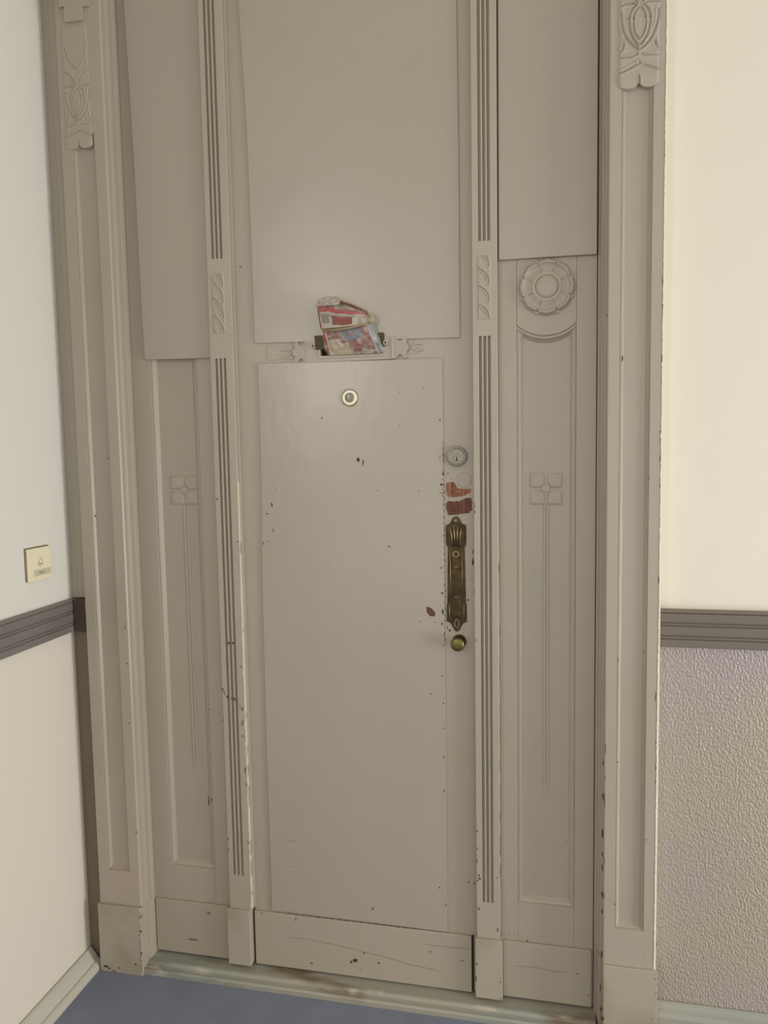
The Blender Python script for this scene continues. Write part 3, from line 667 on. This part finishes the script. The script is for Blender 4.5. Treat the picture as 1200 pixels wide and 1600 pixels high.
# flap lifted by the newspaper, hinged on two lugs
fp = [(-.5820, -.0135, 1.7950), (-.3970, -.0135, 1.7945), (-.3955, -.0105, 1.7590), (-.5780, -.0105, 1.7590)]
V = fp+[(x, y+.0028, z) for x, y, z in fp]
obj('flap', V, [(0, 1, 2, 3), (7, 6, 5, 4), (0, 4, 5, 1), (1, 5, 6, 2), (2, 6, 7, 3), (3, 7, 4, 0)], M_BRONZE, lp, bevel=.0006)
for x in (-.5850, -.3925):
    ringplate('hinge_lug', (x-.0048, x+.0048, 1.7625, 1.7735), (x-.0022, x+.0022, 1.7655, 1.7710), -.0175, -.007, M_PAINT, lp, .0006)
def scroll(sg, a, w0):
    zc = 1.7555
    def T(u, v): return (a+sg*u, zc+v)
    pts = [T(-.001, .0265), T(.004, .0265)]
    pts += [T(.0135+.0082*math.cos(t), .0275+.0105*math.sin(t)) for t in np.linspace(PI, 2*PI, 9)]
    pts += [T(.0225, .0275), T(.0290, .0270), T(.0320, .018), T(.0300, .011), T(.0360, .006), T(.0375, 0), T(.0360, -.006), T(.0300, -.011), T(.0320, -.018), T(.0290, -.0270), T(.0225, -.0275)]
    pts += [T(.0135+.0082*math.cos(t), -.0275-.0105*math.sin(t)) for t in np.linspace(2*PI, PI, 9)]
    pts += [T(.004, -.0265), T(-.001, -.0265)]
    prism('scroll_end', pts, -.0066, .0004, M_RELIEF, lp, .0005)
    # pair of leaf tips
    for v in (.0085, -.0085):
        q = curve(T(.040, v*.3), T(.056, v*2.1), T(.072, v*.95), 9)+curve(T(.070, v*.55), T(.055, v*1.05), T(.040, v*.1), 7)
        prism('leaf_tip', q, -.0052, .0004, M_RELIEF, lp, .0004)
    x0, x1 = sorted((a+sg*.036, a+sg*w0))
    box('back_strip', x0, x1, -.0018, .0004, 1.7395, 1.7730, M_PAINT, lp, .0006)
scroll(-1, -.6080, .1080); scroll(1, -.3700, .060)

# peephole
ph = obj('peephole', *lathe(-.4915, 1.6325, -.0050, [(.0225, 0), (.0225, .0035), (.0210, .0045), (.0200, .0038)]), M_BRASS_HI, D, smooth=False)
obj('enamel_ring', *lathe(-.4915, 1.6325, -.0085, [(.0200, 0), (.0198, .0012), (.0160, .0022), (.0125, .0014), (.0118, .0004)]), M_WHITE_RING, ph, smooth=True)
obj('lens', *lathe(-.4915, 1.6325, -.0088, [(.0120, .0), (.0118, .0016), (.0080, .0022), (.0030, .0026)]), M_LENS, ph, smooth=True)

# lock cylinder
lk = obj('lock_cylinder', *lathe(-.2135, 1.4760, 0, [(.0258, 0), (.0258, .0085), (.0240, .0115), (.0215, .0120), (.0200, .0095), (.0180, .0088), (.010, .0085)], 48), M_LOCK, D)
for md in lk.modifiers: pass
pg = obj('plug', *lathe(-.2130, 1.4715, -.0080, [(.0088, 0), (.0088, .0022), (.0078, .0030)], 32), M_LOCK, lk)
obj('keyhole', *merge([lathe(-.2130, 1.4735, -.0110, [(.0016, 0), (.0016, .0004)], 14), boxVF(-.2139, -.2121, -.0114, -.0110, 1.4660, 1.4735), lathe(-.2130, 1.4665, -.0110, [(.0022, 0), (.0022, .0004)], 14)]), M_BLACK, lk)
obj('blanking_disc', *lathe(-.1955, 1.4150, 0, [(.0200, 0), (.0198, .0005), (.0190, .0001), (.0184, .0001), (.0180, .0008), (.0160, .0010)], 48), M_FILL, D)

# bare wood where an old lock was taken off
def jag(poly, step=.0011, amp=.0022):
    out = []; cx_ = sum(p[0] for p in poly)/len(poly); cz_ = sum(p[1] for p in poly)/len(poly)
    for a, b in zip(poly, poly[1:]+poly[:1]):
        k = max(1, int(math.hypot(b[0]-a[0], b[1]-a[1])/step))
        for i in range(k):
            t = i/k; x = a[0]+(b[0]-a[0])*t; z = a[1]+(b[1]-a[1])*t
            L = math.hypot(x-cx_, z-cz_); f = 1+random.uniform(-amp, amp*.7)/max(L, .004)
            out.append((cx_+(x-cx_)*f, cz_+(z-cz_)*f))
    return out
prism('bare_wood_scar', jag(SCAR_A), -.0004, .0004, M_SCAR, D, 0)['label'] = 'bare orange-brown wood where paint has come off'
prism('bare_wood_scar', jag(SCAR_B), -.0004, .0004, M_SCAR2, D, 0)['label'] = 'bare red-brown wood above the lock plate'
prism('bare_wood_scar', jag(LEAF_SCAR, .003, .0004), -.0057, -.005, M_CHIP2, D, 0)['label'] = 'leaf-shaped paint chip beside the lock plate'

# brass lock plate
cx = -.2175
def hw(z): return 0
hp = []
R_ = [(0.0, 1.3215), (.004, 1.3210), (.0085, 1.3175), (.0125, 1.3085), (.0165, 1.3020), (.0235, 1.3005), (.0262, 1.2975), (.0258, 1.2480), (.0235, 1.2440), (.0215, 1.2425), (.0215, 1.238),
      (.0228, 1.160), (.0240, 1.094), (.0255, 1.092), (.0262, 1.048), (.0240, 1.0455), (.0185, 1.0445), (.0130, 1.0370), (.0080, 1.0270), (.0035, 1.0215), (0, 1.0205)]
hp = [(cx+a, b) for a, b in R_]+[(cx-a, b) for a, b in R_[::-1][1:-1]]
pt = prism('lock_plate', hp, -.0032, .0002, M_BRASS, D, .0008)
hd_ = [(cx+a, b) for a, b in [(.0175, 1.3000), (.0225, 1.2940), (.0235, 1.2560), (.0175, 1.2455), (-.0175, 1.2455), (-.0235, 1.2560), (-.0225, 1.2940), (-.0175, 1.3000), (0, 1.3050)]]
prism('plate_head', hd_, -.0062, -.003, M_BRASS, pt, .0016)
# fan of flutes on the head
for k in range(7):
    u = (k-3)/3
    V, F = tubeVF([(cx+u*.0145, -.0062, 1.2960-.004*u*u), (cx+u*.0115, -.0072, 1.275), (cx+u*.0085, -.0062, 1.2475)], .0013 if k % 2 else .0017, 7)
    obj('flute', V, F, M_BRASS_HI if k % 2 == 0 else M_BRASS, pt, smooth=True)
# long raised spine with ridged borders
prism('raised_spine', [(cx-.0150, 1.2440), (cx+.0150, 1.2440), (cx+.0135, 1.0600), (cx-.0135, 1.0600)], -.0052, -.003, M_BRASS, pt, .001)
for s in (-1, 1):
    V, F = tubeVF([(cx+s*.0158, -.0042, 1.2430), (cx+s*.0150, -.0042, 1.0960)], .0011, 7); obj('border_ridge', V, F, M_BRASS_HI, pt, smooth=True)
    V, F = tubeVF([(cx+s*.0192, -.0038, 1.0930), (cx+s*.0180, -.0038, 1.0500)], .0011, 7); obj('border_ridge', V, F, M_BRASS_HI, pt, smooth=True)
for z in (1.1565, 1.0780):
    box('seam', cx-.0140, cx+.0140, -.0055, -.0050, z-.0006, z+.0006, M_BLACK, pt, 0)
V, F = [], []
def torusVF(cx_, y_, cz_, R, r, n=28, m_=8, sz=1):
    V, F = [], []
    for i in range(n):
        a = 2*PI*i/n
        for j in range(m_):
            b = 2*PI*j/m_
            V.append((cx_+(R+r*math.cos(b))*math.cos(a), y_-r*math.sin(b), cz_+(R+r*math.cos(b))*math.sin(a)*sz))
    for i in range(n):
        for j in range(m_): F.append((i*m_+j, ((i+1) % n)*m_+j, ((i+1) % n)*m_+(j+1) % m_, i*m_+(j+1) % m_))
    return V, F
obj('spindle_ring', *torusVF(cx-.0005, -.0056, 1.2240, .0070, .0017), M_BRASS_HI, pt, smooth=True)
obj('spindle_socket', *lathe(cx-.0005, 1.2240, -.0050, [(.0040, 0), (.0040, .0022), (.0030, .0026), (.0024, .0012)], 24), M_BRASS, pt)
for z in (1.1910, 1.1115):
    parts = []
    for s in (-1, 1):
        parts.append(torusVF(cx+s*.0028, -.0054, z, .0017, .0006, 14, 6))
    V, F = merge(parts)
    obj('keyhole_rivets', V, F, M_BRASS_HI, pt, smooth=True)
dm = [(0, .0125), (.0045, .0060), (.0062, 0), (.0045, -.0060), (0, -.0125), (-.0045, -.0060), (-.0062, 0), (-.0045, .0060), (0, .0125)]
V, F = tubeVF([(cx+a, -.0040, 1.0425+b) for a, b in dm], .0010, 7)
obj('pointed_ring', V, F, M_BRASS_HI, pt, smooth=True)
for x_, z_ in ((cx-.001, 1.3110), (cx, 1.0400)):
    sc = obj('screw', *lathe(x_, z_, -.0030, [(.0036, 0), (.0034, .0012), (.0020, .0018)], 18), M_BRASS_HI if z_ > 1.2 else M_BRASS, pt)
    box('screw_slot', x_-.0004, x_+.0004, -.0050, -.0046, z_-.0028, z_+.0028, M_BLACK, sc, 0)
# small round knob under the plate
kn = obj('knob', *lathe(-.2135, .9925, 0, [(.0120, 0), (.0115, .003), (.0075, .005), (.0072, .014), (.0120, .018), (.0172, .022), (.0180, .026), (.0172, .030), (.0140, .0325), (.0060, .0335)], 48), M_KNOB, D, smooth=True)
obj('knob_rose', *lathe(-.2115, .9945, 0, [(.0185, 0), (.0185, .0012), (.0165, .0020)], 40), M_BRASS, kn)

# nail heads, flakes and cracks
def nails(nm, L, y, parent, n=0):
    parts = [lathe(x, z, y, [(.0020, 0), (.0017, .0007), (.0008, .0010)], 10) for x, z in L]
    V, F = merge(parts); o = obj(nm, V, F, M_BOARD, parent, smooth=True); o['kind'] = 'stuff'
nails('painted_nail_heads', NAILS_UP, -.0055, D)
nails('painted_nail_heads', NAILS_LOW, -.0052, D)
chip_set('flaked_paint', CH_LOWER, -.0052, D)
chip_set('flaked_paint', CH_KICK, -.0080, D)
chip_set('flaked_paint', CH_STILE, 0, D)
# crumbs of lifted paint along the right edge of the lower cover board
L = [(-.2478+random.uniform(-.0015, .0012), z, random.uniform(.0005, .0011), random.uniform(.0015, .005), 0) for z in np.arange(1.00, 1.52, .016)]
chip_set('flaked_paint', L, -.0052, D)
L = [(random.uniform(-.2465, -.180), random.choice([random.gauss(1.385, .012), random.gauss(1.340, .004), random.gauss(1.355, .02)]), random.uniform(.0004, .0013), random.uniform(.0005, .0022), 0) for _ in range(46)]
chip_set('flaked_paint', L, -.0001, D, M_SCAR2)
L = [(random.uniform(-.252, -.2475), random.gauss(1.39, .03), random.uniform(.0005, .0015), random.uniform(.0008, .0028), 0) for _ in range(16)]
chip_set('flaked_paint', L, -.0052, D)
crack('paint_crack', CRACK_KICK, -.0080, .0012, D); crack('paint_crack', CRACK_KICK2, -.0080, .0012, D)
crack('paint_crack', CURL, -.0052, .0016, D)
L = [(x, .1955-(x+.75)*.004, random.uniform(.004, .010), .0006, 0) for x in np.arange(-.70, -.33, .021)]
chip_set('flaked_paint', L, -.0081, D)
chip_set('flaked_paint', CH_RN, -.0225, RN); chip_set('flaked_paint', CH_RNP, -.0303, RN)
chip_set('flaked_paint', CH_LN, -.0225, LN); crack('paint_crack', CRACK_LN, -.0222, .0016, LN)
zs = np.arange(.206, 1.42, .005); n = len(zs)  # ragged cream strip: light on the return face put into colour
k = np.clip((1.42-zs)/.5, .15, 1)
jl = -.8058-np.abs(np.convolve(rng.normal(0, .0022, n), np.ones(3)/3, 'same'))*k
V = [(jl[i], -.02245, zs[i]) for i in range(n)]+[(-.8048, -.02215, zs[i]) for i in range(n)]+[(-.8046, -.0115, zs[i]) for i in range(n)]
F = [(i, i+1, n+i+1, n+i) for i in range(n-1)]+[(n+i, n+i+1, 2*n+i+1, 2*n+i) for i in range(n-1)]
obj('lit_cream_edge', V, F, M_EDGE, LN)['label'] = 'ragged edge with its lit return face coloured cream'
chip_set('flaked_paint', CH_RB, -.0702, RB); chip_set('flaked_paint', CH_RP, -.0780, RB)
chip_set('flaked_paint', CH_RJ, -.0560, RB, th=.010)
chip_set('flaked_paint', CH_LP, -.0780, LB); chip_set('flaked_paint', CH_LB, -.0702, LB)
L = [(-1.1250+random.uniform(-.0006, .0005), z, random.uniform(.0004, .0010), random.uniform(.002, .007), 0) for z in np.arange(.02, .20, .013)]
chip_set('flaked_paint', L, -.0780, LB)
chip_set('flaked_paint', CH_RK, -.0065, RS); crack('paint_crack', CRACK_RK, -.0065, .0011, RS)
chip_set('flaked_paint', CH_RS, 0, RS); chip_set('flaked_paint', CH_LK, -.0065, LS, M_CRACK); chip_set('flaked_paint', CH_LS, 0, LS)

# ================================================================ DOORBELL SWITCH
B = empty('doorbell_switch')
tag(B, 'square ivory doorbell switch on the white left wall above the slate rail', 'doorbell')
bx = -1.31
box('shadow_back_plate', bx, bx+.0035, -.2340, -.1415, 1.1690, 1.2565, M_PRINT_SHADE, B, .0005)  # dark plate wider than the cover, paints in its shadow line
box('cover_plate', bx+.0030, bx+.0105, -.2310, -.1390, 1.1670, 1.2540, M_IVORY, B, .0016)
box('name_window', bx+.0100, bx+.0112, -.2125, -.1455, 1.1800, 1.1965, M_IVORY2, B, .0006)
# small dark letters on the name card
parts = []
for k in range(5):
    y0 = -.1930+k*.0046
    parts.append(boxVF(bx+.0111, bx+.0115, y0, y0+.0012, 1.1852, 1.1912))
    if k % 2 == 0: parts.append(boxVF(bx+.0111, bx+.0115, y0, y0+.0034, 1.1878, 1.1892))
    else: parts.append(boxVF(bx+.0111, bx+.0115, y0, y0+.0034, 1.1852, 1.1866))
V, F = merge(parts)
obj('name_lettering', V, F, M_PRINT_SHADE, B)
# bell symbol: outline, clapper bar and stroke
def yz_tube(pts, r): return tubeVF([(bx+.0106, a, b) for a, b in pts], r, 6)
bell = [(-.1925, 1.2110), (-.1905, 1.2140), (-.1890, 1.2190), (-.1865, 1.2240), (-.1835, 1.2260), (-.1805, 1.2240), (-.1780, 1.2190), (-.1765, 1.2140), (-.1745, 1.2110), (-.1925, 1.2110)]
V, F = merge([yz_tube(bell, .0006), yz_tube([(-.1945, 1.2140), (-.1935, 1.2080), (-.1890, 1.2045), (-.1840, 1.2040)], .0006), yz_tube([(-.1880, 1.2100), (-.1790, 1.2100)], .0010), yz_tube([(-.1835, 1.2262), (-.1835, 1.2290)], .0007)])
obj('bell_symbol', V, F, M_PRINT_SHADE, B)

# ================================================================ NEWSPAPER IN THE LETTER SLOT
N = empty('newspaper')
tag(N, 'folded red and white newspaper in a clear sleeve pushed through the letter slot', 'newspaper')
def patch(nm, TL, TR, BR_, BL, nu, nv, material, midf=None, bulge=None, solid=.0012, parent=N):
    TL, TR, BR_, BL = map(np.array, (TL, TR, BR_, BL))
    V, F, MI = [], [], []
    for j in range(nv+1):
        v = j/nv
        for i in range(nu+1):
            u = i/nu
            p = (BL*(1-u)+BR_*u)*(1-v)+(TL*(1-u)+TR*u)*v
            if bulge is not None: p = p+np.array(bulge(u, v))
            V.append(tuple(p))
    for j in range(nv):
        for i in range(nu):
            F.append((j*(nu+1)+i, j*(nu+1)+i+1, (j+1)*(nu+1)+i+1, (j+1)*(nu+1)+i))
            MI.append(midf((i+.5)/nu, (j+.5)/nv) if midf else 0)
    return obj(nm, V, F, material, parent, midx=MI, solid=solid)
PM = [P_[k] for k in ('white', 'red', 'darkred', 'black', 'grey', 'blue', 'cream', 'pink', 'yellow', 'pale')]
WH, RD, DR, BK, GY, BL_, CR, PK, YL, PA = range(10)
def low_print(u, v):
    if u < .045: return RD
    if u < .075: return WH
    if u > .93: return PA if v > .3 else BL_
    if u > .90: return WH
    s = math.sin(u*23+v*7)+math.sin(v*31-u*5)
    if (u-.58)**2/.045+(v-.66)**2/.05 < 1+.25*s: return BL_ if s > -1.0 else PK
    if u < .45 and v < .62-.4*u+.06*s: return CR if s < .5 else WH
    if v < .18+.05*s: return DR if s > 0.2 else GY
    return PK if s > -.8 else DR
patch('inner_pages', (-.5530, -.034, 1.8090), (-.4290, -.032, 1.8230), (-.3985, -.0110, 1.7430), (-.5450, -.0110, 1.7430), 44, 26, PM, low_print,
      lambda u, v: (0, -.010*math.sin(PI*min(1, v*.8+.1))*(.5+.5*math.sin(PI*u))-.0006*math.sin(u*37+v*11), 0), solid=.0016)
# pages behind, showing as a fanned edge on the right
for k, mt in enumerate((WH, BL_, WH, CR)):
    y = -.029+.0052*k
    patch('page_layer', (-.5480+.001*k, y, 1.8200+.004*k), (-.4270+.0012*k, y+.001, 1.8260), (-.3968+.0008*k, -.0095+.0016*k, 1.7432), (-.5390, -.0095+.0016*k, 1.7432), 16, 10, PM[mt], None,
          lambda u, v: (0, -.008*math.sin(PI*min(1, v*.8+.1))*math.sin(PI*min(1, u*.7+.2)), 0), solid=.0016)
# back fold rising above the front one
patch('back_fold', (-.5600, -.022, 1.8640), (-.5030, -.024, 1.8800), (-.4290, -.030, 1.8400), (-.5450, -.026, 1.8080), 26, 12, PM,
      lambda u, v: DR if (v > .90 or u > .93) else (WH if u < .5 else CR), None, .0016)
def top_print(u, v):
    if u < .03: return DR
    vt = v+.10*u
    if vt > .76-.02*math.sin(u*20): return RD if not (u > .45 and vt > .95) else DR
    if vt > .70: return WH
    if .06 < u < .24 and .22 < v < .56: return BK if int(v*26) % 2 == 0 or int(u*50) % 3 == 0 else WH
    if .29 < u < .70 and .14 < vt < .60: return DR if not (int(v*14) % 3 == 0 and .36 < u < .6) else RD
    if u > .82: return GY
    return WH if v < .5 else GY
patch('front_fold', (-.5640, -.043, 1.8650), (-.4330, -.036, 1.8430), (-.4340, -.038, 1.8160), (-.5535, -.049, 1.8060), 60, 26, PM, top_print,
      lambda u, v: (0, -.006*math.sin(PI*u)-.004*(1-v)*math.sin(PI*u), -.0035*(1-v)*math.sin(PI*u)+.001*math.sin(u*9)*v), .0012)
patch('yellowed_inner_edge', (-.5530, -.038, 1.8100), (-.4300, -.035, 1.8210), (-.4300, -.041, 1.8135), (-.5530, -.044, 1.8015), 30, 4, PM, lambda u, v: CR if v < .5 else YL,
      lambda u, v: (0, -.011*math.sin(PI*u), -.0068*math.sin(PI*u)), .0010)
patch('top_edge', (-.5060, -.030, 1.8800), (-.4290, -.034, 1.8440), (-.4310, -.040, 1.8420), (-.5080, -.036, 1.8720), 24, 4, PM, lambda u, v: CR if v > .5 else (DR if u < .5 else PK),
      lambda u, v: (0, -.002*math.sin(PI*u), .0025*math.sin(PI*u)), .0010)
# rounded spine on the right
sp = [(-.4330, 1.8430), (-.4260, 1.8385), (-.4215, 1.8310), (-.4230, 1.8225), (-.4275, 1.8150)]
for k, c in enumerate((CR, YL, WH)):
    V, F = tubeVF([(x+.0008*k, -.040+.006*k, z) for x, z in sp], .0020, 7); obj('folded_spine', V, F, PM[c], N, smooth=True)
# clear sleeve
def slv(u, v):
    a = math.sin(PI*u)**.6
    y = -.012*a*math.sin(PI*min(1, .15+v*.75))
    y -= .0050*abs(noise.noise(Vector((u*5.5, v*4.0, 3.1))))+.0022*noise.noise(Vector((u*15, v*11, 7.7)))
    z = .012*v**3*math.exp(-((u-.22)/.17)**2)-.004*v**3*math.exp(-((u-.75)/.2)**2)
    return (0, y, z)
patch('plastic_sleeve', (-.5660, -.045, 1.8745), (-.4240, -.040, 1.8480), (-.3930, -.0160, 1.7425), (-.5500, -.0160, 1.7425), 60, 44, M_SLEEVE, None, slv, 0)
patch('crumpled_sleeve_end', (-.5640, -.034, 1.8800), (-.5000, -.034, 1.8830), (-.5040, -.046, 1.8640), (-.5650, -.050, 1.8620), 24, 10, P_['white'], None,
      lambda u, v: (0, -.010*abs(noise.noise(Vector((u*5, v*3, 1.3))))-.003*noise.noise(Vector((u*13, v*7, 5))), .006*math.sin(PI*u)*v-.002*v*noise.noise(Vector((u*9, 0, 2)))), .0008)

# labels for parts that look different from the rest of their thing
for a, b in ((pt, 'tarnished brass lock plate with fluted head'), (kn, 'small round olive brass knob'), (lk, 'round grey lock cylinder with keyhole'),
             (ph, 'peephole with ivory ring'), (lp, 'painted letter plate with lifted bronze flap'), (kb, 'cracked kick board')):
    a['label'] = b
